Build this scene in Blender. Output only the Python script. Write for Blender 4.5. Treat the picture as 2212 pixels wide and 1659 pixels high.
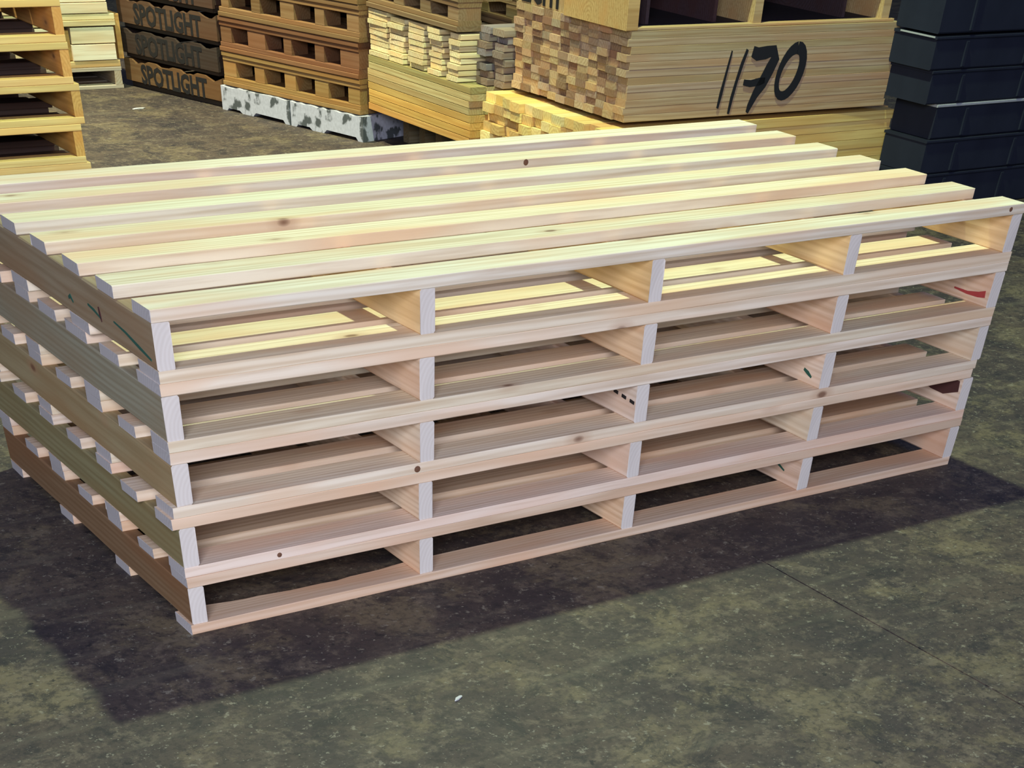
import bpy, math, random
from mathutils import Vector, Matrix
random.seed(7)
sc = bpy.context.scene
for o in list(bpy.data.objects): bpy.data.objects.remove(o)
C = sc.collection

# ------------------------------------------------------------------ camera
F, CX, CY = 2574.458, 1042.613, 2958.510
cam_loc = (-1.392186, -3.536880, 1.553029)
A, B, G = 0.629895, -0.0379916, -0.577756
cd = bpy.data.cameras.new('camera'); cam = bpy.data.objects.new('camera', cd); C.objects.link(cam)
Rm = Matrix.Rotation(G, 3, 'Z') @ Matrix.Rotation(B, 3, 'Y') @ Matrix.Rotation(A, 3, 'X')
cam.matrix_world = Matrix.Translation(cam_loc) @ Rm.to_4x4()
cd.sensor_fit = 'HORIZONTAL'; cd.sensor_width = 36.0; cd.lens = F / 2212 * 36.0
cd.shift_x = (1106 - CX) / 2212; cd.shift_y = (CY - 829.5) / 2212
cd.clip_end = 200
sc.camera = cam

# ------------------------------------------------------------------ world, lamps, exposure
w = bpy.data.worlds.new('world'); sc.world = w; w.use_nodes = True
w.node_tree.nodes['Background'].inputs[0].default_value = (0.27, 0.34, 0.72, 1)
w.node_tree.nodes['Background'].inputs[1].default_value = 0.36
ld = bpy.data.lights.new('high_bay_lamp', 'POINT'); lo = bpy.data.objects.new('high_bay_lamp', ld); C.objects.link(lo)
lo.location = (2.63, 2.5, 5.4); ld.energy = 1380; ld.shadow_soft_size = 0.11; ld.color = (0.80, 1.0, 0.60)
l2 = bpy.data.lights.new('rear_high_bay_lamp', 'SPOT'); o2 = bpy.data.objects.new('rear_high_bay_lamp', l2); C.objects.link(o2)
o2.location = (1.0, 7.0, 5.4); l2.spot_size = math.radians(96); l2.spot_blend = 0.6; l2.energy = 2300; l2.shadow_soft_size = 0.11; l2.color = (1.0, 0.94, 0.60)
ad = bpy.data.lights.new('front_fill', 'AREA'); ao = bpy.data.objects.new('front_fill', ad); C.objects.link(ao)  # unseen fill from front left, added to brighten pallet fronts and openings
ad.shape = 'RECTANGLE'; ad.size = 3.6; ad.size_y = 2.0; ad.energy = 700; ad.color = (0.86, 0.90, 1.0)
ao.location = (-3.3, -6.3, 3.0)
ao.rotation_euler = (Vector((1.5, 0.5, 0.3)) - Vector(ao.location)).to_track_quat('-Z', 'Y').to_euler()
sc.view_settings.view_transform = 'Standard'; sc.view_settings.look = 'None'
sc.view_settings.gamma = 1; sc.view_settings.exposure = 0.0
sc.view_settings.use_curve_mapping = False

# ------------------------------------------------------------------ materials
def newmat(n):
    m = bpy.data.materials.new(n); m.use_nodes = True
    nt = m.node_tree; b = nt.nodes['Principled BSDF']
    return m, nt, b
def nd(nt, t, **k):
    n = nt.nodes.new(t)
    for a, v in k.items(): setattr(n, a, v)
    return n
def math_(nt, op, a, b=None, clamp=False):
    n = nd(nt, 'ShaderNodeMath', operation=op, use_clamp=clamp)
    for i, x in enumerate((a, b)):
        if x is None: continue
        if isinstance(x, (int, float)): n.inputs[i].default_value = x
        else: nt.links.new(x, n.inputs[i])
    return n.outputs[0]
def mix(nt, fac, a, b, blend='MIX'):
    n = nd(nt, 'ShaderNodeMix', data_type='RGBA', blend_type=blend)
    for s, x in ((n.inputs[0], fac), (n.inputs[6], a), (n.inputs[7], b)):
        if isinstance(x, (int, float)): s.default_value = x
        elif isinstance(x, tuple): s.default_value = (*x, 1)
        else: nt.links.new(x, s)
    return n.outputs[2]
def ramp(nt, x, p0, p1):
    n = nd(nt, 'ShaderNodeMapRange'); nt.links.new(x, n.inputs[0])
    n.inputs[1].default_value = p0; n.inputs[2].default_value = p1
    return n.outputs[0]

def wood_mat(name, knots=True, grain=1.0, rough=0.75):
    m, nt, b = newmat(name); L = nt.links
    tc = nd(nt, 'ShaderNodeTexCoord'); oi = nd(nt, 'ShaderNodeObjectInfo')
    rv = math_(nt, 'MULTIPLY', oi.outputs['Random'], 37.0)
    cx = nd(nt, 'ShaderNodeCombineXYZ'); L.new(rv, cx.inputs[0])
    r2 = math_(nt, 'SUBTRACT', math_(nt, 'FRACT', math_(nt, 'MULTIPLY', oi.outputs['Random'], 91.7)), 0.5)
    r3 = math_(nt, 'SUBTRACT', math_(nt, 'FRACT', math_(nt, 'MULTIPLY', oi.outputs['Random'], 57.3)), 0.5)
    L.new(math_(nt, 'MULTIPLY', r2, 0.16), cx.inputs[1]); L.new(math_(nt, 'MULTIPLY', r3, 0.16), cx.inputs[2])
    add = nd(nt, 'ShaderNodeVectorMath', operation='ADD'); L.new(tc.outputs['Object'], add.inputs[0]); L.new(cx.outputs[0], add.inputs[1])
    mp = nd(nt, 'ShaderNodeMapping'); mp.inputs['Scale'].default_value = (0.09, 1, 1); L.new(add.outputs[0], mp.inputs[0])
    wv = nd(nt, 'ShaderNodeTexWave', wave_type='RINGS', rings_direction='X')
    wv.inputs['Scale'].default_value = 21; wv.inputs['Distortion'].default_value = 5.0
    wv.inputs['Detail'].default_value = 2.0; wv.inputs['Detail Scale'].default_value = 0.55
    L.new(mp.outputs[0], wv.inputs[0])
    # fine fibre streaks
    mp2 = nd(nt, 'ShaderNodeMapping'); mp2.inputs['Scale'].default_value = (3.0, 90, 90); L.new(add.outputs[0], mp2.inputs[0])
    ns = nd(nt, 'ShaderNodeTexNoise'); ns.inputs['Scale'].default_value = 1.0; ns.inputs['Detail'].default_value = 3; L.new(mp2.outputs[0], ns.inputs[0])
    mp3 = nd(nt, 'ShaderNodeMapping'); mp3.inputs['Scale'].default_value = (1.6, 9, 9); L.new(add.outputs[0], mp3.inputs[0])
    nb = nd(nt, 'ShaderNodeTexNoise'); nb.inputs['Scale'].default_value = 1.0; nb.inputs['Detail'].default_value = 2; L.new(mp3.outputs[0], nb.inputs[0])
    col = oi.outputs['Color']
    dark = mix(nt, 1.0, col, (0.62, 0.50, 0.38), 'MULTIPLY')
    f1 = math_(nt, 'MULTIPLY', math_(nt, 'POWER', wv.outputs['Fac'], 1.6), 0.40 * grain)
    c1 = mix(nt, f1, col, dark)
    f2 = math_(nt, 'MULTIPLY', ramp(nt, ns.outputs['Fac'], 0.45, 0.75), 0.5 * grain)
    c2 = mix(nt, f2, c1, dark)
    rosy = mix(nt, 1.0, col, (0.92, 0.72, 0.60), 'MULTIPLY')
    c3 = mix(nt, math_(nt, 'MULTIPLY', ramp(nt, nb.outputs['Fac'], 0.45, 0.66), 0.7), c2, rosy)
    out = c3
    if knots:
        mp4 = nd(nt, 'ShaderNodeMapping'); mp4.inputs['Scale'].default_value = (3.2, 7.5, 7.5); L.new(add.outputs[0], mp4.inputs[0])
        vo = nd(nt, 'ShaderNodeTexVoronoi', feature='F1'); vo.inputs['Scale'].default_value = 1.0; L.new(mp4.outputs[0], vo.inputs[0])
        sep = nd(nt, 'ShaderNodeSeparateColor'); L.new(vo.outputs['Color'], sep.inputs[0])
        gate = math_(nt, 'GREATER_THAN', sep.outputs[0], 0.62)
        d = vo.outputs['Distance']
        halo = math_(nt, 'MULTIPLY', math_(nt, 'SUBTRACT', 1.0, ramp(nt, d, 0.05, 0.20)), math_(nt, 'MULTIPLY', gate, 0.45))
        core = math_(nt, 'MULTIPLY', math_(nt, 'SUBTRACT', 1.0, ramp(nt, d, 0.04, 0.085)), math_(nt, 'MULTIPLY', gate, 0.8))
        out = mix(nt, halo, out, (0.42, 0.22, 0.12)); out = mix(nt, core, out, (0.16, 0.07, 0.04))
    L.new(out, b.inputs['Base Color']); b.inputs['Roughness'].default_value = rough
    b.inputs['Specular IOR Level'].default_value = 0.25
    bp = nd(nt, 'ShaderNodeBump'); bp.inputs['Strength'].default_value = 0.25; bp.inputs['Distance'].default_value = 0.002
    L.new(ns.outputs['Fac'], bp.inputs['Height']); L.new(bp.outputs[0], b.inputs['Normal'])
    return m
WOOD = wood_mat('sawn_pine')
WOODP = wood_mat('plain_timber', knots=False, grain=1.2)

def plain(name, col, rough=0.8):
    m, nt, b = newmat(name); b.inputs['Base Color'].default_value = (*col, 1); b.inputs['Roughness'].default_value = rough
    tc = nd(nt, 'ShaderNodeTexCoord'); n = nd(nt, 'ShaderNodeTexNoise'); n.inputs['Scale'].default_value = 40
    nt.links.new(tc.outputs['Object'], n.inputs[0])
    c = mix(nt, math_(nt, 'MULTIPLY', n.outputs['Fac'], 0.5), col, tuple(x * 0.55 for x in col))
    nt.links.new(c, b.inputs['Base Color'])
    return m
def end_mat(name, c0, c1):
    m, nt, b = newmat(name); L = nt.links
    tc = nd(nt, 'ShaderNodeTexCoord'); wv = nd(nt, 'ShaderNodeTexWave', wave_type='RINGS', rings_direction='X')
    wv.inputs['Scale'].default_value = 28; wv.inputs['Distortion'].default_value = 1.5
    mp = nd(nt, 'ShaderNodeMapping'); mp.inputs['Location'].default_value = (0, 0.06, 0.03); L.new(tc.outputs['Object'], mp.inputs[0]); L.new(mp.outputs[0], wv.inputs[0])
    L.new(mix(nt, math_(nt, 'MULTIPLY', wv.outputs['Fac'], 0.35), c0, c1), b.inputs['Base Color'])
    b.inputs['Roughness'].default_value = 0.85
    return m
ENDS = end_mat('fresh_end_grain', (0.66, 0.60, 0.56), (0.54, 0.47, 0.42))
ENDB = end_mat('greyed_end_grain', (0.46, 0.43, 0.44), (0.36, 0.32, 0.32))
PAINT = plain('black_paint', (0.012, 0.012, 0.015), 0.6)
STENCIL = plain('faded_black_stencil', (0.008, 0.007, 0.01), 0.7)
GREEN = plain('green_marker', (0.02, 0.10, 0.07))
RED = plain('red_marker', (0.42, 0.05, 0.05))
BARK = plain('bark', (0.07, 0.02, 0.018))
KNOT = plain('brown_knot', (0.17, 0.075, 0.04))
SCRAP = plain('white_scrap', (0.6, 0.6, 0.62))

def white_mat():
    m, nt, b = newmat('peeling_whitewash'); L = nt.links
    tc = nd(nt, 'ShaderNodeTexCoord')
    n = nd(nt, 'ShaderNodeTexNoise'); n.inputs['Scale'].default_value = 13; n.inputs['Detail'].default_value = 6; L.new(tc.outputs['Object'], n.inputs[0])
    n2 = nd(nt, 'ShaderNodeTexNoise'); n2.inputs['Scale'].default_value = 60; n2.inputs['Detail'].default_value = 4; L.new(tc.outputs['Object'], n2.inputs[0])
    f = ramp(nt, n.outputs['Fac'], 0.53, 0.60)
    c = mix(nt, f, mix(nt, n2.outputs['Fac'], (0.58, 0.60, 0.72), (0.32, 0.33, 0.40)), (0.07, 0.08, 0.09))
    L.new(c, b.inputs['Base Color']); b.inputs['Roughness'].default_value = 0.9
    return m
WHITE = white_mat()

def dark_mat():
    m, nt, b = newmat('dark_plastic'); L = nt.links
    tc = nd(nt, 'ShaderNodeTexCoord'); n = nd(nt, 'ShaderNodeTexNoise'); n.inputs['Scale'].default_value = 5; n.inputs['Detail'].default_value = 5
    L.new(tc.outputs['Object'], n.inputs[0])
    c = mix(nt, n.outputs['Fac'], (0.008, 0.010, 0.020), (0.022, 0.027, 0.046))
    L.new(c, b.inputs['Base Color']); b.inputs['Roughness'].default_value = 0.7; b.inputs['Specular IOR Level'].default_value = 0.2
    return m
DARK = dark_mat()
EDGE = plain('pale_glint_edge', (0.42, 0.44, 0.46), 0.5)  # pale grey stands for a highlight painted on crate edges

def floor_mat():
    m, nt, b = newmat('stained_concrete'); L = nt.links
    g = nd(nt, 'ShaderNodeNewGeometry')
    def noise(s, det=5, rough=0.6, dist=0.0, off=0.0, sc_=(1, 1, 1)):
        mp = nd(nt, 'ShaderNodeMapping'); mp.inputs['Location'].default_value = (off, off * 1.7, 0); mp.inputs['Scale'].default_value = sc_
        L.new(g.outputs['Position'], mp.inputs[0])
        n = nd(nt, 'ShaderNodeTexNoise'); n.inputs['Scale'].default_value = s; n.inputs['Detail'].default_value = det
        n.inputs['Roughness'].default_value = rough; n.inputs['Distortion'].default_value = dist
        L.new(mp.outputs[0], n.inputs[0]); return n.outputs['Fac']
    base = mix(nt, ramp(nt, noise(1.4, 8, 0.68, 0.3), 0.40, 0.60), (0.082, 0.060, 0.048), (0.040, 0.031, 0.033))
    c = mix(nt, math_(nt, 'MULTIPLY', ramp(nt, noise(2.3, 10, 0.74, 0.3, 5), 0.51, 0.60), 0.62), base, (0.185, 0.146, 0.085))
    c = mix(nt, math_(nt, 'MULTIPLY', ramp(nt, noise(9, 10, 0.80, 0.2, 9), 0.51, 0.60), 0.60), c, (0.165, 0.130, 0.094))
    c = mix(nt, math_(nt, 'MULTIPLY', ramp(nt, noise(5, 10, 0.80, 0.4, 21), 0.52, 0.60), 0.80), c, (0.022, 0.019, 0.023))
    c = mix(nt, math_(nt, 'MULTIPLY', ramp(nt, noise(40, 3, 0.6, 0, 2), 0.50, 0.62), 0.50), c, (0.022, 0.019, 0.021))
    c = mix(nt, math_(nt, 'MULTIPLY', ramp(nt, noise(26, 4, 0.7, 0, 13), 0.61, 0.66), 0.60), c, (0.26, 0.235, 0.18))
    c = mix(nt, math_(nt, 'MULTIPLY', ramp(nt, noise(18, 4, 0.7, 0, 33), 0.63, 0.68), 0.85), c, (0.012, 0.011, 0.015))
    c = mix(nt, math_(nt, 'MULTIPLY', ramp(nt, noise(75, 2, 0.5, 0, 51), 0.66, 0.72), 0.60), c, (0.28, 0.26, 0.20))
    # long tyre and drag scuffs
    c = mix(nt, math_(nt, 'MULTIPLY', ramp(nt, noise(3, 4, 0.6, 0.4, 40, (0.35, 3.5, 1)), 0.56, 0.70), 0.30), c, (0.16, 0.14, 0.10))
    L.new(c, b.inputs['Base Color'])
    L.new(math_(nt, 'ADD', math_(nt, 'MULTIPLY', noise(4, 4, 0.6, 0, 3), 0.3), 0.52), b.inputs['Roughness'])
    b.inputs['Specular IOR Level'].default_value = 0.3
    bp = nd(nt, 'ShaderNodeBump'); bp.inputs['Strength'].default_value = 0.35; bp.inputs['Distance'].default_value = 0.004
    L.new(noise(60, 4, 0.7), bp.inputs['Height']); L.new(bp.outputs[0], b.inputs['Normal'])
    return m
CONC = floor_mat()

# ------------------------------------------------------------------ helpers
def link(name, me, mat, parent=None, loc=(0, 0, 0), rot=(0, 0, 0), col=None):
    if mat and not me.materials: me.materials.append(mat)
    o = bpy.data.objects.new(name, me); C.objects.link(o)
    if parent: o.parent = parent
    o.location = loc; o.rotation_euler = rot
    if col: o.color = (*col, 1)
    return o
def tag(o, label, cat=None, group=None):
    o['label'] = label
    if cat: o['category'] = cat
    if group: o['group'] = group
    return o
def thing(name, label, cat, loc=(0, 0, 0), rz=0.0, group=None):
    o = bpy.data.objects.new(name, None); C.objects.link(o); o.empty_display_size = 0.1
    o.location = loc; o.rotation_euler = (0, 0, rz)
    return tag(o, label, cat, group)
def mesh(name, vs, fs):
    me = bpy.data.meshes.new(name); me.from_pydata(vs, [], fs); me.update(); return me
def box_mesh(name, sx, sy, sz, ch=0.0):
    """box centred on the origin, optionally with chamfered long (x) edges"""
    x, y, z = sx / 2, sy / 2, sz / 2
    if ch <= 0:
        ring = [(-y, -z), (y, -z), (y, z), (-y, z)]
    else:
        ring = [(-y + ch, -z), (y - ch, -z), (y, -z + ch), (y, z - ch), (y - ch, z), (-y + ch, z), (-y, z - ch), (-y, -z + ch)]
    n = len(ring)
    vs = [(-x, a, b) for a, b in ring] + [(x, a, b) for a, b in ring]
    fs = [tuple(range(n))[::-1], tuple(range(n, 2 * n))] + [(i, (i + 1) % n, n + (i + 1) % n, n + i) for i in range(n)]
    fs = [tuple(reversed(f)) for f in fs]
    me = mesh(name, vs, fs)
    import bmesh
    bm = bmesh.new(); bm.from_mesh(me); bmesh.ops.recalc_face_normals(bm, faces=bm.faces[:]); bm.to_mesh(me); bm.free()
    return me
def board_mesh(name, L, w_, t_, rng, seg=14, ch=0.0014, bow=0.0008, ragged=None):
    """sawn board along x: chamfered section, slight bow, uneven edges; ragged=(x0,x1,amp) tears the +y edge"""
    import bmesh
    ring = [(-1, -1, 1, 0), (1, -1, -1, 0), (1, -1, 0, 1), (1, 1, 0, -1), (1, 1, -1, 0), (-1, 1, 1, 0), (-1, 1, 0, -1), (-1, -1, 0, 1)]
    vs = []; fs = []
    ph = [rng.uniform(0, 6.28) for _ in range(4)]
    if ragged: seg = 60
    for i in range(seg + 1):
        u = -L / 2 + L * i / seg
        by = bow * math.sin(u * 2.1 + ph[0]); bz = 0.0
        for (sy, sz, cy, cz) in ring:
            c = ch * (1 + 0.5 * math.sin(u * 9 + ph[1] + sy + sz * 2))
            y = sy * w_ / 2 + cy * c; z = sz * t_ / 2 + cz * c
            if ragged and sy > 0 and ragged[0] < u < ragged[1]:
                k = math.sin((u - ragged[0]) / (ragged[1] - ragged[0]) * math.pi)
                y -= ragged[2] * k * (0.55 + 0.45 * rng.random()) * (1.0 if sz > 0 else 0.7)
            e = 0.0
            if i in (0, seg): e = rng.uniform(-0.0012, 0.0012)
            vs.append((u + e, y + by, z + bz))
    n = 8
    for i in range(seg):
        for k in range(n):
            fs.append((i * n + k, (i + 1) * n + k, (i + 1) * n + (k + 1) % n, i * n + (k + 1) % n))
    fs.append(tuple(range(n))); fs.append(tuple(seg * n + k for k in range(n))[::-1])
    me = mesh(name, vs, fs)
    me.materials.append(WOOD); me.materials.append(ENDS if name == 'stringer' else ENDB)
    me.polygons[len(fs) - 1].material_index = 1; me.polygons[len(fs) - 2].material_index = 1
    bm = bmesh.new(); bm.from_mesh(me); bmesh.ops.recalc_face_normals(bm, faces=bm.faces[:]); bm.to_mesh(me); bm.free()
    return me
def vary(c, rng, a=0.07, hue=0.03):
    k = 1 + rng.uniform(-a, a)
    return (min(1, c[0] * k * (1 + rng.uniform(-hue, hue))), min(1, c[1] * k), min(1, c[2] * k * (1 + rng.uniform(-hue, hue) * 2)))
def ribbon(name, pts, mat, parent, plane='xz', off=0.0, thick=0.002, loc=(0, 0, 0)):
    """a brush stroke: pts = (a, b, width) in the given plane, raised by thick from the surface"""
    vs = []; fs = []; n = len(pts)
    for side in (0, 1):
        for i, (a, b, w_) in enumerate(pts):
            p, q = pts[max(i - 1, 0)], pts[min(i + 1, n - 1)]
            d = Vector((q[0] - p[0], q[1] - p[1])); d.normalize(); nn = Vector((-d.y, d.x))
            for s in (-1, 1):
                A_, B_ = a + nn.x * s * w_ / 2, b + nn.y * s * w_ / 2
                h = off - thick * side
                vs.append((A_, h, B_) if plane == 'xz' else (h, A_, B_))
    m_ = 2 * n
    for i in range(n - 1):
        a = 2 * i
        fs += [(a, a + 1, a + 3, a + 2), (m_ + a, m_ + a + 2, m_ + a + 3, m_ + a + 1)]
        fs += [(a, a + 2, m_ + a + 2, m_ + a), (a + 1, m_ + a + 1, m_ + a + 3, a + 3)]
    fs += [(0, m_, m_ + 1, 1), (m_ - 2, m_ - 1, 2 * m_ - 1, 2 * m_ - 2)]
    return link(name, mesh(name, vs, fs), mat, parent, loc)
def text_mesh(body, size, ext=0.001, squeeze=1.0):
    cu = bpy.data.curves.new('letters', 'FONT'); cu.body = body; cu.size = size; cu.extrude = ext
    cu.offset = size * 0.035; cu.resolution_u = 2
    o = bpy.data.objects.new('letters', cu); C.objects.link(o)
    dg = bpy.context.evaluated_depsgraph_get()
    me = bpy.data.meshes.new_from_object(o.evaluated_get(dg)); bpy.data.objects.remove(o)
    for v in me.vertices: v.co.x *= squeeze
    return me

# ------------------------------------------------------------------ the setting: two concrete slabs with a joint
def slab(x0, x1, y0, y1):
    me = box_mesh('slab', x1 - x0, y1 - y0, 0.12)
    return link('slab', me, CONC, floor, ((x0 + x1) / 2, (y0 + y1) / 2, -0.06))
floor = link('floor', box_mesh('floor', 40, 40, 0.1), plain('joint_dirt', (0.02, 0.018, 0.016)), None, (4, 4, -0.17))
floor['kind'] = 'structure'
me = box_mesh('slab', 1, 1, 0.12)
for (x0, x1) in ((-16, 1.836), (1.842, 24)):
    o = link('slab', me, CONC, floor, ((x0 + x1) / 2 - 4, 0, 0.11)); o.scale = (x1 - x0, 40, 1)

def steel():
    m, nt, b = newmat('corrugated_steel'); b.inputs['Base Color'].default_value = (0.16, 0.17, 0.19, 1); b.inputs['Roughness'].default_value = 0.6
    return m
STEEL = steel()
def wall(name, L_, loc, rz):
    vs = []; n = int(L_ / 0.3)
    for i in range(n):
        for k, d in ((0, 0), (0.12, 0), (0.16, 0.04), (0.26, 0.04)):
            vs += [(-L_ / 2 + i * 0.3 + k, d, 0), (-L_ / 2 + i * 0.3 + k, d, 6.5)]
    fs = [(2 * i, 2 * i + 2, 2 * i + 3, 2 * i + 1) for i in range(len(vs) // 2 - 1)]
    o = link(name, mesh(name, vs, fs), STEEL, None, loc, (0, 0, rz)); o['kind'] = 'structure'
wall('wall_back', 26, (4, 15, 0), 0)
wall('wall_right', 26, (16, 3, 0), math.pi / 2)
wall('wall_left', 26, (-9, 3, 0), math.pi / 2)

# ------------------------------------------------------------------ main pallets
T = 0.025; HS = 0.09271; HP = HS + 2 * T; LEN = 3.0884; DEP = 1.4619; SW = 0.04746; BW = 0.10846
GAP = (DEP - 7 * BW) / 6
SX = [0, (LEN - SW) / 4 - 0.003, (LEN - SW) / 2 + 0.0135, (LEN - SW) * 0.75 + 0.0308, LEN - SW]
PALE = (0.80, 0.66, 0.47)
def pallet(loc, label, group, tint, side_tint, rng, rz=0.0, detail=True, front_tints=None, shift=None, ragged=None, name='wooden_pallet', wid=None, inner_shade=None, st_tint=None):
    t = thing(name, label, 'pallet', loc, rz, group)
    parts = {}
    shift = shift or {}; wid = wid or {}
    sm = None
    for i in range(7):
        y = BW / 2 + i * (BW + GAP); sx = shift.get(('top', i), 0.0); bw = BW
        if ('top', i) in wid: y0, bw = wid['top', i]; y = y0 + bw / 2
        if detail: mm = board_mesh('deck_board', LEN, bw, T, rng)
        else:
            sm = sm or box_mesh('deck_board', LEN, BW, T, 0.002); mm = sm
        parts['top', i] = link('deck_board', mm, WOOD, t, (LEN / 2 + sx, y, HP - T / 2), col=vary(inner_shade if inner_shade and i else tint, rng))
    ym = (DEP - BW) / 3
    for i in range(4):
        sx = shift.get(('bot', i), 0.0)
        y0, bw = wid.get(('bot', i), (i * ym, BW))
        mm = board_mesh('bottom_board', LEN, bw, T, rng, ragged=ragged if i == 0 else None) if detail else sm
        parts['bot', i] = link('bottom_board', mm, WOOD, t, (LEN / 2 + sx, y0 + bw / 2, T / 2), col=vary(inner_shade if inner_shade and i else tint, rng))
    ss = None
    for j, x in enumerate(SX):
        if detail: mm = board_mesh('stringer', DEP - 0.004, SW, HS, rng, seg=8, ch=0.003, bow=0.0)
        else:
            ss = ss or box_mesh('stringer', DEP - 0.004, SW, HS, 0.003); mm = ss
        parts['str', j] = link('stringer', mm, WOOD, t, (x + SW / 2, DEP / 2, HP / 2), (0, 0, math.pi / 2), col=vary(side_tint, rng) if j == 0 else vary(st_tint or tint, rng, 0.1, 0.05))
    return t, parts
GP = 'new pine pallets in the front stack'
rng = random.Random(3)
spec = [  # k, label, tint, left stringer tint
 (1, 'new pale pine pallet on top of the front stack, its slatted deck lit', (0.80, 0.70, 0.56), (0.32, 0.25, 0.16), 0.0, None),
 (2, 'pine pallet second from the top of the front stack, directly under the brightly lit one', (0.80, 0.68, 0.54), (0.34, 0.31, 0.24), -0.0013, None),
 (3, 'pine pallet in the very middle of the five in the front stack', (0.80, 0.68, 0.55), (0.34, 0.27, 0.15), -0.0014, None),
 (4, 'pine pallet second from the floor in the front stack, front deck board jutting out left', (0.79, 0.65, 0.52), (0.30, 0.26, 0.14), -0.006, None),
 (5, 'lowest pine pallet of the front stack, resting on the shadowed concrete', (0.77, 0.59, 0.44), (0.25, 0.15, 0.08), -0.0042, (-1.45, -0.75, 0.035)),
]
main = {}
for k, lab, tint, st, dx, rg in spec:
    sh = {3: {('bot', 0): -0.014}, 4: {('top', 0): -0.018, ('top', 1): -0.02, ('str', 0): 0.0}, 5: {('bot', 0): -0.006}}.get(k, {})
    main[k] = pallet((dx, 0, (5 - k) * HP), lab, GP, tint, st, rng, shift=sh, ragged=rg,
                     wid={1: {('bot', 0): (0, 0.124), ('bot', 1): (0.446, 0.128), ('bot', 2): (0.895, 0.125)},
                          2: {('top', 0): (0, 0.142), ('top', 1): (0.262, 0.122), ('top', 2): (0.476, 0.15), ('top', 3): (0.70, 0.13)}}.get(k),  # second pallet's deck boards widened to block lamp strips lower down
                     st_tint={1: (0.80, 0.58, 0.30), 2: (0.78, 0.58, 0.42)}.get(k))  # light bounced off the lit boards tinted into the upper two pallets' stringers
# marks on the stringers and boards
def mark_x(name, par, pts, mat, lab=None):      # on the -x face of a stringer: world coordinates (y, z)
    base = par.matrix_basis
    # stringer local: x along world y (rotated 90 deg), y = -world x
    L = []
    pz = (par.parent.location.z + par.location.z)
    for (y, z, w_) in pts: L.append((y - par.location.y, z - pz, w_))
    vs = ribbon(name, L, mat, par, 'xz', off=SW / 2 + 0.0016, thick=0.0016)
    if lab: vs['label'] = lab
    return vs
s0 = main[1][1]['str', 0]
for pts in ([(0.56, 0.626, .006), (0.545, 0.632, .009), (0.53, 0.622, .004)],
            [(0.42, 0.640, .004), (0.38, 0.636, .006), (0.34, 0.628, .003)],
            [(0.25, 0.640, .003), (0.18, 0.634, .005), (0.10, 0.622, .007), (0.03, 0.612, .004)]):
    mark_x('green_mark', s0, pts, GREEN, 'green paint streak')
mark_x('knot', s0, [(0.345, 0.650, .006), (0.342, 0.636, .011), (0.336, 0.622, .004)], BARK, 'dark red split knot')
mark_x('green_mark', main[3][1]['str', 3], [(0.085, 0.345, .007), (0.065, 0.339, .010), (0.045, 0.331, .005)], GREEN, 'green paint dab')
mark_x('green_mark', main[5][1]['str', 3], [(0.17, 0.090, .005), (0.13, 0.078, .008), (0.08, 0.062, .004)], GREEN, 'green paint stroke')
for q in range(5):
    y = 0.20 - q * 0.042
    mark_x('black_dash', main[3][1]['str', 2], [(y, 0.372 - q * 0.003, .008), (y - 0.022, 0.370 - q * 0.003, .008)], PAINT, 'black printed dash')
mark_x('red_mark', main[2][1]['str', 4], [(0.16, 0.478, .004), (0.10, 0.476, .008), (0.05, 0.480, .014), (0.02, 0.486, .018)], RED, 'red paint smear')
mark_x('bark_patch', main[4][1]['str', 4], [(0.20, 0.225, .02), (0.14, 0.222, .04), (0.08, 0.225, .05), (0.015, 0.235, .03)], BARK, 'dark red bark patch')
# knots on board faces (front = -y face)
def knot(par, x, z, r):
    px = par.parent.location.x + par.location.x; pz = par.parent.location.z + par.location.z
    vs = [(x - px, -BW / 2 - 0.0022, z - pz)]; n = 9
    for i in range(n): vs.append((x - px + r * 1.3 * math.cos(i * 6.283 / n), -BW / 2 - 0.0010, z - pz + r * math.sin(i * 6.283 / n)))
    fs = [(0, 1 + (i + 1) % n, 1 + i) for i in range(n)] + [tuple(range(1, n + 1))]
    o = link('knot', mesh('knot', vs, fs), KNOT, par); o['label'] = 'dark knot'; return o
knot(main[1][1]['top', 0], 3.02, 0.703, 0.006)
knot(main[3][1]['bot', 0], 0.745, 0.297, 0.008)
knot(main[4][1]['bot', 0], 0.285, 0.1545, 0.006)
def knot_top(par, x, y, r):
    px = par.parent.location.x + par.location.x; py = par.location.y
    n = 9; vs = [(x - px, y - py, T / 2 + 0.0012)] + [(x - px + r * math.cos(i * 6.283 / n), y - py + r * 1.2 * math.sin(i * 6.283 / n), T / 2 + 0.0004) for i in range(n)]
    fs = [(0, 1 + i, 1 + (i + 1) % n) for i in range(n)] + [tuple(range(n, 0, -1))]
    o = link('knot', mesh('knot', vs, fs), KNOT, par); o['label'] = 'dark knot'; return o
_b = main[1][1]['top', 5]; _k = knot(_b, 1.862, 0.7055, 0.008)

# ------------------------------------------------------------------ second pallet stack (left, behind)
rng = random.Random(11)
ords = ['on the floor, hidden lowest', 'second from the floor', 'third from the floor', 'fourth from the floor', 'fifth from the floor', 'sixth from the floor', 'topmost']
AX, AY = 1.74 - LEN, 5.0
for i in range(7):
    dx = [0.02, 0.0, 0.025, 0.0, -0.005, -0.02, 0.0][i]
    pallet((AX + dx, AY, i * HP), 'orange-toned pallet in the back left stack, ' + ords[i], 'orange-toned pallets in the back left stack',
           (0.88, 0.66, 0.28), (0.5, 0.3, 0.12), rng, detail=False, inner_shade=(0.07, 0.045, 0.04), st_tint=(0.80, 0.46, 0.15))  # boards behind the front ones coloured dark for the shade inside the stack

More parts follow.
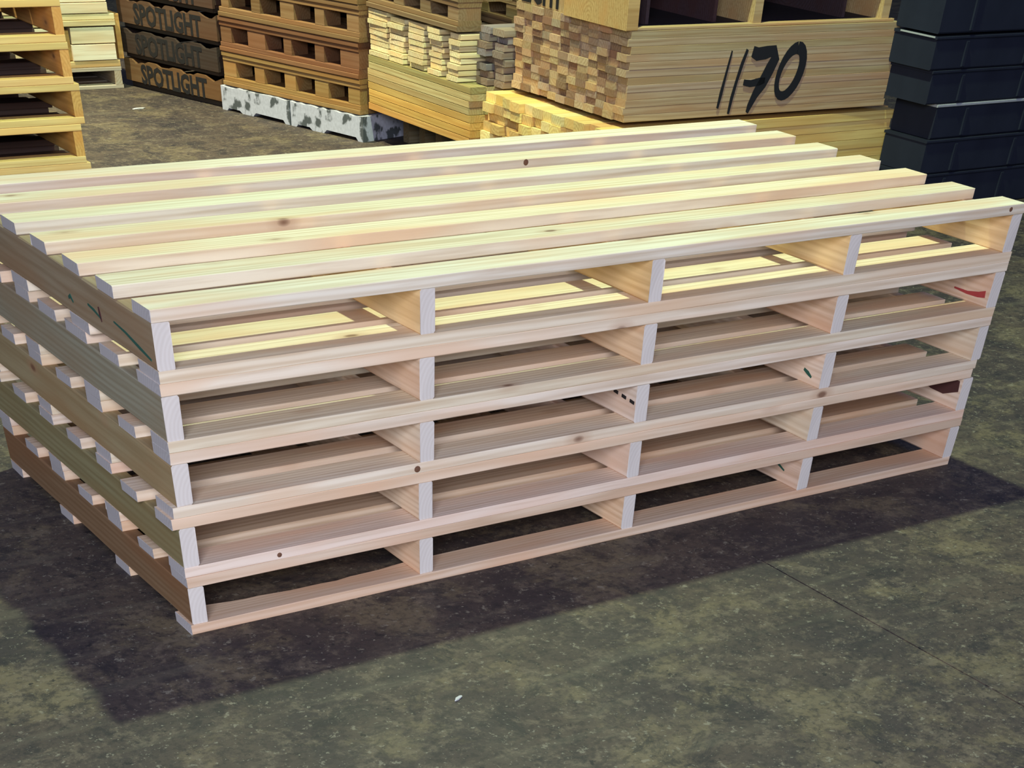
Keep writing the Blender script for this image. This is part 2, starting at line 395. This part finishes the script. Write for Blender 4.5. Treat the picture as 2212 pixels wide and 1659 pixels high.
# ------------------------------------------------------------------ packs of sawn boards
def pack(name, label, cat, loc, rz, axis, length, nc, cw, nl, lh, tints, rng, endj=0.015, facej=0.002, mat=None, part='board', missing=0.0, fill=0.93, group=None):
    """nl layers x nc columns of boards running along local x (axis='x') or y; origin at front-left-bottom corner"""
    t = thing(name, label, cat, loc, rz, group)
    mat = mat or WOODP
    me_ = box_mesh(part, length, cw * 0.975, lh * fill, 0.0010)
    for a in range(nl):
        for c in range(nc):
            if rng.random() < missing: continue
            e = rng.uniform(-endj, endj); fj = rng.uniform(-facej, facej) if facej else 0
            p = (length / 2 + e, cw * (c + .5) + fj, lh * (a + .5) - lh * 0.03) if axis == 'x' else (cw * (c + .5) + fj, length / 2 + e, lh * (a + .5) - lh * 0.03)
            link(part, me_, mat, t, p, (0, 0, 0 if axis == 'x' else math.pi / 2), col=vary(rng.choice(tints[:2] if (axis == 'x' and c == 0) else tints), rng, 0.06 if (axis == 'x' and c == 0) else 0.14, 0.05))
    return t

# the numbered pack of long boards with its bearer pack underneath
rng = random.Random(5)
GX, GY = 4.1, 3.475
numpack = pack('timber_pack', 'block of long grey-brown boards with 1170 painted in black on its long side', 'timber pack',
               (GX, GY, 0.395), -0.025, 'x', 1.83, 12, 0.0885, 12, 0.0265,
               [(0.54, 0.40, 0.23), (0.50, 0.375, 0.225), (0.56, 0.39, 0.23), (0.30, 0.19, 0.12), (0.44, 0.34, 0.25)], rng, endj=0.013, facej=0.0010, fill=0.985)
rng = random.Random(6)
pack('timber_pack', 'yellow boards stacked in the layer underneath the pack numbered 1170', 'timber pack',
     (3.98, GY - 0.03, 0.0), 0.0, 'x', 2.08, 12, 0.096, 10, 0.0375,
     [(0.86, 0.66, 0.24), (0.88, 0.70, 0.28), (0.66, 0.46, 0.18), (0.90, 0.76, 0.36)], rng, endj=0.030, facej=0.003, missing=0.0, fill=0.97)
# painted number on the front face: strokes in the pack's local x,z
def gl(x, z): return (x - GX + 0.0, z - 0.395)
def stroke(pts, lab): 
    o = ribbon('painted_digit', [(*gl(x, z), w_) for x, z, w_ in pts], PAINT, numpack, 'xz', off=-0.0015 + 0.0, thick=0.002)
    o['label'] = lab
ZT = 0.0
stroke([(4.765, .632, .008), (4.757, .600, .012), (4.742, .540, .014), (4.728, .480, .020), (4.716, .425, .014)], 'black painted first 1')
stroke([(4.868, .634, .016), (4.845, .585, .020), (4.822, .520, .018), (4.805, .460, .020), (4.795, .402, .014)], 'black painted second 1')
stroke([(4.905, .626, .040), (4.940, .616, .048), (5.000, .620, .048), (5.055, .626, .040), (5.068, .600, .056), (5.040, .560, .060), (5.005, .512, .058), (4.965, .470, .042), (4.935, .425, .030), (4.925, .402, .018)], 'black painted 7')
stroke([(4.872, .516, .022), (4.92, .510, .026), (4.98, .515, .030), (5.02, .520, .02)], 'crossbar of the 7')
pts = []
for i in range(25):
    a = math.pi / 2 + i * 2 * math.pi / 24
    x = 5.185 + 0.075 * math.cos(a) + 0.030 * math.sin(a); z = .545 + 0.088 * math.sin(a)
    pts.append((x, z, 0.030 + 0.020 * (0.5 + 0.5 * math.cos(a - 0.6)) ))
stroke(pts, 'black painted 0')

# pallet on top of the numbered pack: open front with posts, stencilled corner board
G2 = thing('timber_crate', 'open pallet crate on top of the pack numbered 1170, shade painted inside', 'crate', (GX, GY, 0.395 + 12 * 0.0265), -0.012)
def gpart(name, sx, sy, sz, x, y, z, col, mat=None, rot=0):
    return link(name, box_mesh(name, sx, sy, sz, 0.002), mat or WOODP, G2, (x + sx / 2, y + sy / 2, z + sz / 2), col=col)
for j, x in enumerate((0.795, 1.71)):
    gpart('post', 0.055, 1.0, 0.20, x, 0.01, 0.0, (0.56, 0.40, 0.20))
gpart('corner_block', 0.07, 0.55, 0.17, -0.03, 0.0, 0.0, (0.66, 0.44, 0.18))
gpart('side_panel', 0.03, 0.50, 0.20, 0.02, 0.552, 0.0, (0.52, 0.38, 0.20))
gpart('bottom_rail', 1.76, 0.05, 0.010, 0.04, 0.0, 0.0, (0.62, 0.45, 0.24))
for q in range(7):
    gpart('deck_board', 1.80, 0.148, 0.022, -0.02, 0.01 + q * 0.15, 0.20, (0.58, 0.42, 0.22))
gpart('shade_back', 1.76, 0.02, 0.19, 0.04, 1.012, 0.0, (0.05, 0.035, 0.045))  # dark lining added from here on, its colour stands for shade in the crate
gpart('shade_base', 1.70, 0.92, 0.008, 0.055, 0.06, 0.0, (0.035, 0.03, 0.045))
gpart('shade_partition', 0.02, 0.90, 0.18, 0.60, 0.10, 0.008, (0.07, 0.04, 0.05))
gpart('shade_partition', 0.02, 0.90, 0.18, 1.50, 0.10, 0.008, (0.06, 0.04, 0.05))
gpart('shade_partition', 0.02, 0.90, 0.18, 0.16, 0.10, 0.008, (0.06, 0.04, 0.05))
lt = link('stencil_lettering', text_mesh('LIGHT', 0.17, squeeze=0.8), STENCIL, G2, (-0.033 + 0.05, 1.02, 0.012), (math.pi / 2, 0, -math.pi / 2))
lt['label'] = 'black stencilled lettering'

# ------------------------------------------------------------------ yellow row: long boards with offcut piles on top
rng = random.Random(8)
EX, EY = 3.95, 4.71
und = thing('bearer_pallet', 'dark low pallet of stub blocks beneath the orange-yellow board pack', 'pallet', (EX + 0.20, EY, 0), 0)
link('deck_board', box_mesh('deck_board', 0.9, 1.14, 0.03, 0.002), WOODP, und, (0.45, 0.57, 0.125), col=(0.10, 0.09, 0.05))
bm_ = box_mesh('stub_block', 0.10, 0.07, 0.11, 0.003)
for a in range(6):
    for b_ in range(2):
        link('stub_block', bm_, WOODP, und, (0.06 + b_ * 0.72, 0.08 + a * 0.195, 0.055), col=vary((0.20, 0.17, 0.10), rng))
for b_ in range(1):
    pass
pack('timber_pack', 'orange-yellow long boards on stub blocks, under the row of offcut piles', 'timber pack',
     (EX, EY, 0.145), 0, 'y', 1.16, 9, 0.11, 4, 0.030, [(0.66, 0.42, 0.13), (0.72, 0.46, 0.15), (0.60, 0.40, 0.14)], rng, endj=0.012, facej=0.0)
pack('timber_pack', 'weathered olive-brown boards between the orange-yellow pack and the offcut piles', 'timber pack',
     (EX, EY, 0.265), 0, 'y', 1.15, 9, 0.11, 4, 0.028, [(0.40, 0.34, 0.16), (0.50, 0.43, 0.20), (0.34, 0.28, 0.14)], rng, endj=0.012, facej=0.0)
ZP = 0.378
PLY = (0.86, 0.76, 0.44)
def offpile(y0, y1, n, label, tints, x=EX, z=ZP, h=0.19):
    t = thing('offcut_pile', label, 'timber pile', (x, y0, z), 0, 'offcut piles in the middle of the back row')
    th = h / n
    me_ = box_mesh('offcut', 0.55, (y1 - y0) * 0.94, th * 0.86, 0.002)
    for i in range(n):
        link('offcut', me_, WOODP, t, (0.275 + rng.uniform(-0.010, 0.012) + 0.01, (y1 - y0) / 2 + rng.uniform(-0.010, 0.010), th * (i + .5) - th * 0.05), (0, 0, rng.uniform(-0.03, 0.03)), col=vary(rng.choice(tints), rng, 0.1))
YT = [(0.80, 0.71, 0.40), (0.74, 0.66, 0.40), (0.82, 0.75, 0.48)]
offpile(5.64, 5.87, 9, 'leftmost and brightest pile of pale yellow offcuts in the row', YT)
offpile(5.45, 5.63, 8, 'second pile of pale offcuts from the left, touching the brightest one', YT, h=0.18)
offpile(5.22, 5.40, 8, 'third pile of pale offcuts from the left, with a dark hollow near its top', YT, h=0.185)
offpile(5.03, 5.17, 8, 'fourth pile of pale offcuts, between two narrow dark gaps', YT, h=0.185)
offpile(4.84, 4.96, 8, 'rightmost pale offcut pile, next to the grey weathered blocks', YT, h=0.185)
GT = [(0.30, 0.25, 0.20), (0.24, 0.22, 0.22), (0.34, 0.30, 0.27), (0.26, 0.20, 0.15)]
rng = random.Random(21)
tg = thing('offcut_pile', 'grey-brown weathered offcut blocks in the shade left of the pack numbered 1170', 'timber pile', (4.05, 4.585, ZP), 0)
for i in range(8):
    for c in range(2):
        ww = rng.uniform(0.09, 0.115)
        link('offcut', box_mesh('offcut', 0.42, ww, 0.026, 0.002), WOODP, tg, (0.25 + rng.uniform(-0.04, 0.03), 0.055 + c * 0.12, 0.014 + i * 0.028), (0, 0, rng.uniform(-0.04, 0.04)), col=vary(rng.choice(GT), rng, 0.2))
# the bit under the weathered offcuts
rng = random.Random(22)
# brown pallet over the offcut piles
def block_pallet(label, loc, rz, L_, D_, group, tint, rng, H_=0.12, blocks=5, cat='pallet', name='block_pallet', blk=None):
    """deck and bottom boards with rows of blocks between; long side along local x"""
    t = thing(name, label, cat, loc, rz, group)
    tb = 0.020
    n = 5; bw = D_ / n
    me1 = box_mesh('deck_board', L_, bw * 0.86, tb, 0.002)
    for i in range(n):
        link('deck_board', me1, WOODP, t, (L_ / 2, bw * (i + .5), H_ - tb / 2 - 0.001), col=vary(tint, rng, 0.15))
    me3 = box_mesh('bottom_board', L_, bw * 0.9, tb, 0.002)
    for i in (0, 2, 4):
        link('bottom_board', me3, WOODP, t, (L_ / 2, bw * (i + .5), tb / 2), col=vary(tint, rng, 0.15))
    rl = 0.020
    hb = H_ - 2 * tb - 0.001 - 2 * rl
    me2 = box_mesh('rail', L_ * 0.995, bw * 0.8, rl, 0.002)
    for r in (0, 2, 4):
        for z in (tb + rl / 2, H_ - tb - 0.001 - rl / 2):
            link('rail', me2, WOODP, t, (L_ / 2, bw * (r + .5), z), col=vary(tint, rng, 0.15))
    ws = blk or [0.11] * blocks
    for r in (0, 2, 4):
        for j in range(blocks):
            x = 0.06 + (L_ - 0.12) * j / (blocks - 1)
            link('block', box_mesh('block', ws[j], bw * 0.76, hb, 0.002), WOODP, t, (min(max(x, ws[j] / 2 + .002), L_ - ws[j] / 2 - .002), bw * (r + .5), tb + rl + hb / 2), col=vary(tint, rng, 0.25))
    return t
rng = random.Random(31)
block_pallet('brown pallet lying across the top of the pale offcut piles', (EX + 1.0 - 0.03, EY + 0.145, ZP + 0.192), math.pi / 2, 1.01, 0.98, None, (0.24, 0.17, 0.09), rng, H_=0.13, blocks=4)

# ------------------------------------------------------------------ orange block pallets on whitewashed concrete
W2 = Vector((3.894, 5.85, 0)); Dd = Vector((0.2818, -0.9595, 0)); Nn = Vector((0.9595, 0.2818, 0))
RZ = math.atan2(-Dd.y, -Dd.x)         # local x runs away from the camera along the row
# frame: origin at far end so that local x = Dd direction (towards the camera), local y = Nn
RZ = math.atan2(Dd.y, Dd.x)
def rowpt(u, v, z): p = W2 + Dd * u + Nn * v; return (p.x, p.y, z)
rng = random.Random(41)
def plinth(u0, u1, label):
    t = thing('concrete_block', label, 'concrete block', rowpt(u0, 0, 0), RZ, 'whitewashed blocks under the orange pallets')
    L_ = u1 - u0
    # profile in x,z with two fork notches underneath and a crumbled top edge
    top = []; n = 16
    for i in range(n + 1): top.append((L_ * i / n, 0.112 + (rng.uniform(-0.006, 0.002) if 0 < i < n else 0)))
    bot = [(L_, 0.0), (L_ * 0.93, 0.0), (L_ * 0.90, 0.016), (L_ * 0.50, 0.018), (L_ * 0.46, 0.0), (L_ * 0.30, 0.0), (L_ * .26, 0.012), (L_ * .10, 0.012), (L_ * .07, 0.0), (0, 0)]
    prof = top + bot; m_ = len(prof)
    vs = [(x, 0.0, z) for x, z in prof] + [(x, 1.0, z) for x, z in prof]
    fs = [tuple(range(m_)), tuple(range(m_, 2 * m_))[::-1]] + [(i, m_ + i, m_ + (i + 1) % m_, (i + 1) % m_) for i in range(m_)]
    me_ = mesh('body', vs, fs)
    import bmesh
    bm = bmesh.new(); bm.from_mesh(me_); bmesh.ops.recalc_face_normals(bm, faces=bm.faces[:]); bmesh.ops.triangulate(bm, faces=bm.faces[:]); bm.to_mesh(me_); bm.free()
    o = link('body', me_, WHITE, t)
    # local y must point along Nn: rotation by RZ sends +y to -Dd-perp, so mirror when needed
    ydir = Vector((-math.sin(RZ), math.cos(RZ), 0))
    if ydir.dot(Nn) < 0:
        for v in me_.vertices: v.co.y *= -1
        me_.flip_normals()
    return t
YS = 1 if Vector((-math.sin(RZ), math.cos(RZ), 0)).dot(Nn) > 0 else -1
plinth(-1.31, -0.66, 'whitewashed concrete block with peeling paint, the farther of two under the orange pallets')
plinth(-0.65, 0.0, 'whitewashed concrete block with peeling paint, the nearer of two, bluish shaded end')
OR = (0.40, 0.26, 0.10)
for i in range(4):
    z = 0.1145 + i * 0.153
    rng = random.Random(50 + i)
    blk = [[.12, .09, .10, .12, .10], [.10, .16, .07, .08, .16], [.07, .08, .12, .08, .1], [.2, .09, .2, .09, .12], [.1, .1, .1, .1, .1]][i]
    lab = ['orange-brown block pallet resting directly on the whitewashed blocks', 'reddish-brown block pallet second above the whitewashed blocks',
           'block pallet third above the whitewashed blocks', 'top block pallet of the pile on the whitewashed blocks'][i]
    o = block_pallet(lab, rowpt(-1.30 + rng.uniform(-.01, .01), 0.95 if YS < 0 else 0.01, z), RZ, 1.26, 0.94, 'orange-brown pallets on the whitewashed blocks',
                     [(0.32, 0.20, 0.075), (0.20, 0.10, 0.05), (0.25, 0.15, 0.07), (0.26, 0.16, 0.07)][i], rng, H_=0.152, blk=blk)

# ------------------------------------------------------------------ dark stencilled crates
rng = random.Random(61)
BR = [(0.16, 0.095, 0.045), (0.05, 0.036, 0.03), (0.11, 0.065, 0.04), (0.09, 0.055, 0.04)]
for i in range(4):
    z = i * 0.140
    lab = ['dark brown stencilled crate standing on the floor, ragged top edge', 'darkest stencilled crate, second up from the floor',
           'stencilled crate third up from the floor', 'top stencilled crate of the dark pile'][i]
    t = thing('wooden_crate', lab, 'crate', rowpt(-2.33 - 0.02 * (i % 2), 0.03, z), RZ, 'dark stencilled crates at the far end of the row')
    L_ = 1.0; H0, H1 = 0.022, 0.139
    def panel(name, L2, hz0, hz1, ragged_, th=0.02):
        n = 24; prof = []
        for k in range(n + 1):
            r = 0
            if ragged_ and 0 < k < n: r = -0.022 * (1 if (k // 3) % 2 else 0) * rng.uniform(0.3, 1.0)
            prof.append((L2 * k / n, hz1 + r))
        prof += [(L2, hz0), (0, hz0)]
        m_ = len(prof)
        vs = [(x, 0, z_) for x, z_ in prof] + [(x, th, z_) for x, z_ in prof]
        fs = [tuple(range(m_)), tuple(range(m_, 2 * m_))[::-1]] + [(a, m_ + a, m_ + (a + 1) % m_, (a + 1) % m_) for a in range(m_)]
        me_ = mesh(name, vs, fs)
        import bmesh
        bm = bmesh.new(); bm.from_mesh(me_); bmesh.ops.recalc_face_normals(bm, faces=bm.faces[:]); bmesh.ops.triangulate(bm, faces=bm.faces[:]); bm.to_mesh(me_); bm.free()
        return me_
    c = BR[i]
    link('side_panel', panel('side_panel', L_, H0 if i else 0.03, H1 - 0.004, True), WOODP, t, (0, 0.0, 0), col=c)
    link('side_panel', panel('side_panel', L_, H0, H1 - 0.004, False), WOODP, t, (0, 0.80, 0), col=c)
    for x in (0.0, L_ - 0.02):
        link('end_panel', box_mesh('end_panel', 0.02, 0.776, H1 - H0 - 0.02, 0.002), WOODP, t, (x + 0.01, 0.41, (H0 + H1) / 2 + 0.005), col=c)
    link('base_board', box_mesh('base_board', L_ - 0.05, 0.77, 0.012, 0.002), WOODP, t, (L_ / 2, 0.41, H0 + 0.006), col=c)
    for y in (0.06, 0.40, 0.74):
        link('runner', box_mesh('runner', L_ * 0.94, 0.07, H0, 0.002), WOODP, t, (L_ / 2, y, H0 / 2), col=(0.05, 0.04, 0.03))
    s = link('stencil_lettering', text_mesh('SPOTLIGHT', 0.125, ext=0.0008, squeeze=1.0), STENCIL, t, (0.17, -0.0012, 0.030), (math.pi / 2, 0, 0))
    xs = [v.co.x for v in s.data.vertices]; k = 0.68 / (max(xs) - min(xs))
    for v in s.data.vertices: v.co.x *= k
    s['label'] = 'black stencilled lettering'

# ------------------------------------------------------------------ pale blocks on a small pallet, far left
rng = random.Random(71)
BX, BY = 2.25, 8.0
t = thing('wooden_pallet', 'small grey pallet on the floor carrying the cream timber blocks', 'pallet', (BX, BY, 0))
for z, nm in ((0.0, 'bottom_board'), (0.085, 'deck_board')):
    for q in range(5):
        link(nm, box_mesh(nm, 0.95, 0.14, 0.018, 0.002), WOODP, t, (0.475, 0.07 + q * 0.18, z + 0.009), col=(0.55, 0.50, 0.42))
for x in (0.02, 0.46, 0.90):
    link('stringer', box_mesh('stringer', 0.86, 0.05, 0.067, 0.002), WOODP, t, (x + 0.02, 0.43, 0.0515), (0, 0, math.pi / 2), col=(0.50, 0.45, 0.36))
CR = (0.86, 0.80, 0.60)
ZB = 0.104
def solo(name, label, cat, sx, sy, sz, x, y, z, col, layers, group=None):
    t = thing(name, label, cat, (BX + x, BY + y, z), 0, group)
    me_ = box_mesh('plank', sx, sy, sz / layers * 0.94, 0.002)
    for i in range(layers):
        link('plank', me_, WOODP, t, (sx / 2 + rng.uniform(-.004, .004), sy / 2 + rng.uniform(-.004, .004), sz / layers * (i + .47)), col=vary(col, rng, 0.05))
    return t
solo('timber_block', 'low orange-ended strip of planks directly on the small grey pallet', 'timber block', 0.97, 0.8, 0.032, -0.02, 0, ZB, (0.72, 0.55, 0.26), 1)
solo('timber_block', 'cream plank block left of the narrow brown gap on the small pallet', 'timber block', 0.60, 0.8, 0.155, -0.02, 0, ZB + 0.033, CR, 3)
solo('timber_block', 'cream plank block right of the narrow brown gap on the small pallet', 'timber block', 0.31, 0.8, 0.155, 0.62, 0, ZB + 0.033, CR, 2)
solo('timber_block', 'brown upright board wedged between the two cream plank blocks', 'timber block', 0.03, 0.7, 0.15, 0.585, 0.02, ZB + 0.033, (0.50, 0.32, 0.12), 1)
solo('timber_block', 'thin layer of yellow boards above the cream plank blocks', 'timber block', 0.97, 0.8, 0.055, -0.02, 0, ZB + 0.19, (0.80, 0.70, 0.42), 2)
solo('timber_block', 'tall cream plank pack topping the small pallet', 'timber block', 0.95, 0.8, 0.40, -0.04, 0, ZB + 0.247, CR, 8)
solo('timber_board', 'orange board leaning at the right end of the cream blocks', 'board', 0.035, 0.6, 0.22, 0.955, 0.02, ZB + 0.033, (0.62, 0.36, 0.12), 1)

# ------------------------------------------------------------------ dark crates on the right
rng = random.Random(81)
def dark_crate(label, x, y, z, sx, sy, sz, lip=None, group='dark blue-black crates at the right'):
    t = thing('plastic_crate', label, 'crate', (x, y, z), 0, group)
    link('body', box_mesh('body', sx, sy, sz - 0.012, 0.006), DARK, t, (sx / 2, sy / 2, (sz - 0.012) / 2))
    link('rim', box_mesh('rim', sx + 0.012, sy + 0.012, 0.011, 0.002), EDGE if lip else DARK, t, (sx / 2, sy / 2, sz - 0.0065))
    for q in range(3):
        link('rib', box_mesh('rib', 0.018, 0.012, sz - 0.03, 0.002), DARK, t, (sx * (0.16 + 0.33 * q), -0.005, (sz - 0.012) / 2))
    return t
def lipmark(t, x, y, z, sx, sy, sz): 
    o = link('glint_strip', box_mesh('glint_strip', sx, sy, sz), EDGE, t, (x, y, z)); o['label'] = 'pale strip painted as a glint'
dark_crate('dark crate standing on the floor at the right edge', 5.97, 3.10, 0.0, 1.5, 0.33, 0.155)
dark_crate('dark crate second from the floor at the right edge', 6.00, 3.10, 0.156, 1.5, 0.33, 0.14)
dark_crate('dark crate with a pale rim line painted as a highlight at the right edge', 6.03, 3.11, 0.297, 1.5, 0.32, 0.138, True)
dark_crate('dark crate sitting on the pale rim line at the right edge', 5.93, 3.11, 0.436, 1.5, 0.32, 0.13)
t5 = dark_crate('dark crate fifth from the floor at the right edge', 5.90, 3.11, 0.567, 1.5, 0.32, 0.125)
lipmark(t5, -0.008, 0.14, 0.121, 0.004, 0.26, 0.006)  # thin pale strip painted as the glint along this edge
dark_crate('dark crate at the top right, above two small glints', 5.90, 3.11, 0.700, 1.5, 0.32, 0.22)
dark_crate('highest dark crate, cut off by the top of the picture', 5.90, 3.11, 0.921, 1.5, 0.32, 0.22)

# ------------------------------------------------------------------ scraps on the floor
def scrap(label, x, y, s, rz, mat, name='scrap', cat='scrap', pts=None):
    n = 7; r = random.Random(int(x * 100)); vs = []
    for h in (0.0005, 0.004):
        for i in range(n):
            a = i * 6.283 / n; q = r.uniform(0.7, 1.1)
            vs.append((s * q * math.cos(a), s * 0.28 * q * math.sin(a), h))
    fs = [tuple(range(n))[::-1], tuple(range(n, 2 * n))] + [(i, (i + 1) % n, n + (i + 1) % n, n + i) for i in range(n)]
    tag(link(name, mesh(name, vs, fs), mat, None, (x, y, 0), (0, 0, rz)), label, cat)
scrap('white splinter lying on the open floor in front of the stack', 0.457, -0.687, 0.022, 0.5, SCRAP)
scrap('white scrap on the floor before the small grey pallet', 2.995, 7.278, 0.05, 0.1, SCRAP)
scrap('white scrap on the floor in front of the whitewashed blocks', 3.25, 5.60, 0.04, -0.3, SCRAP)
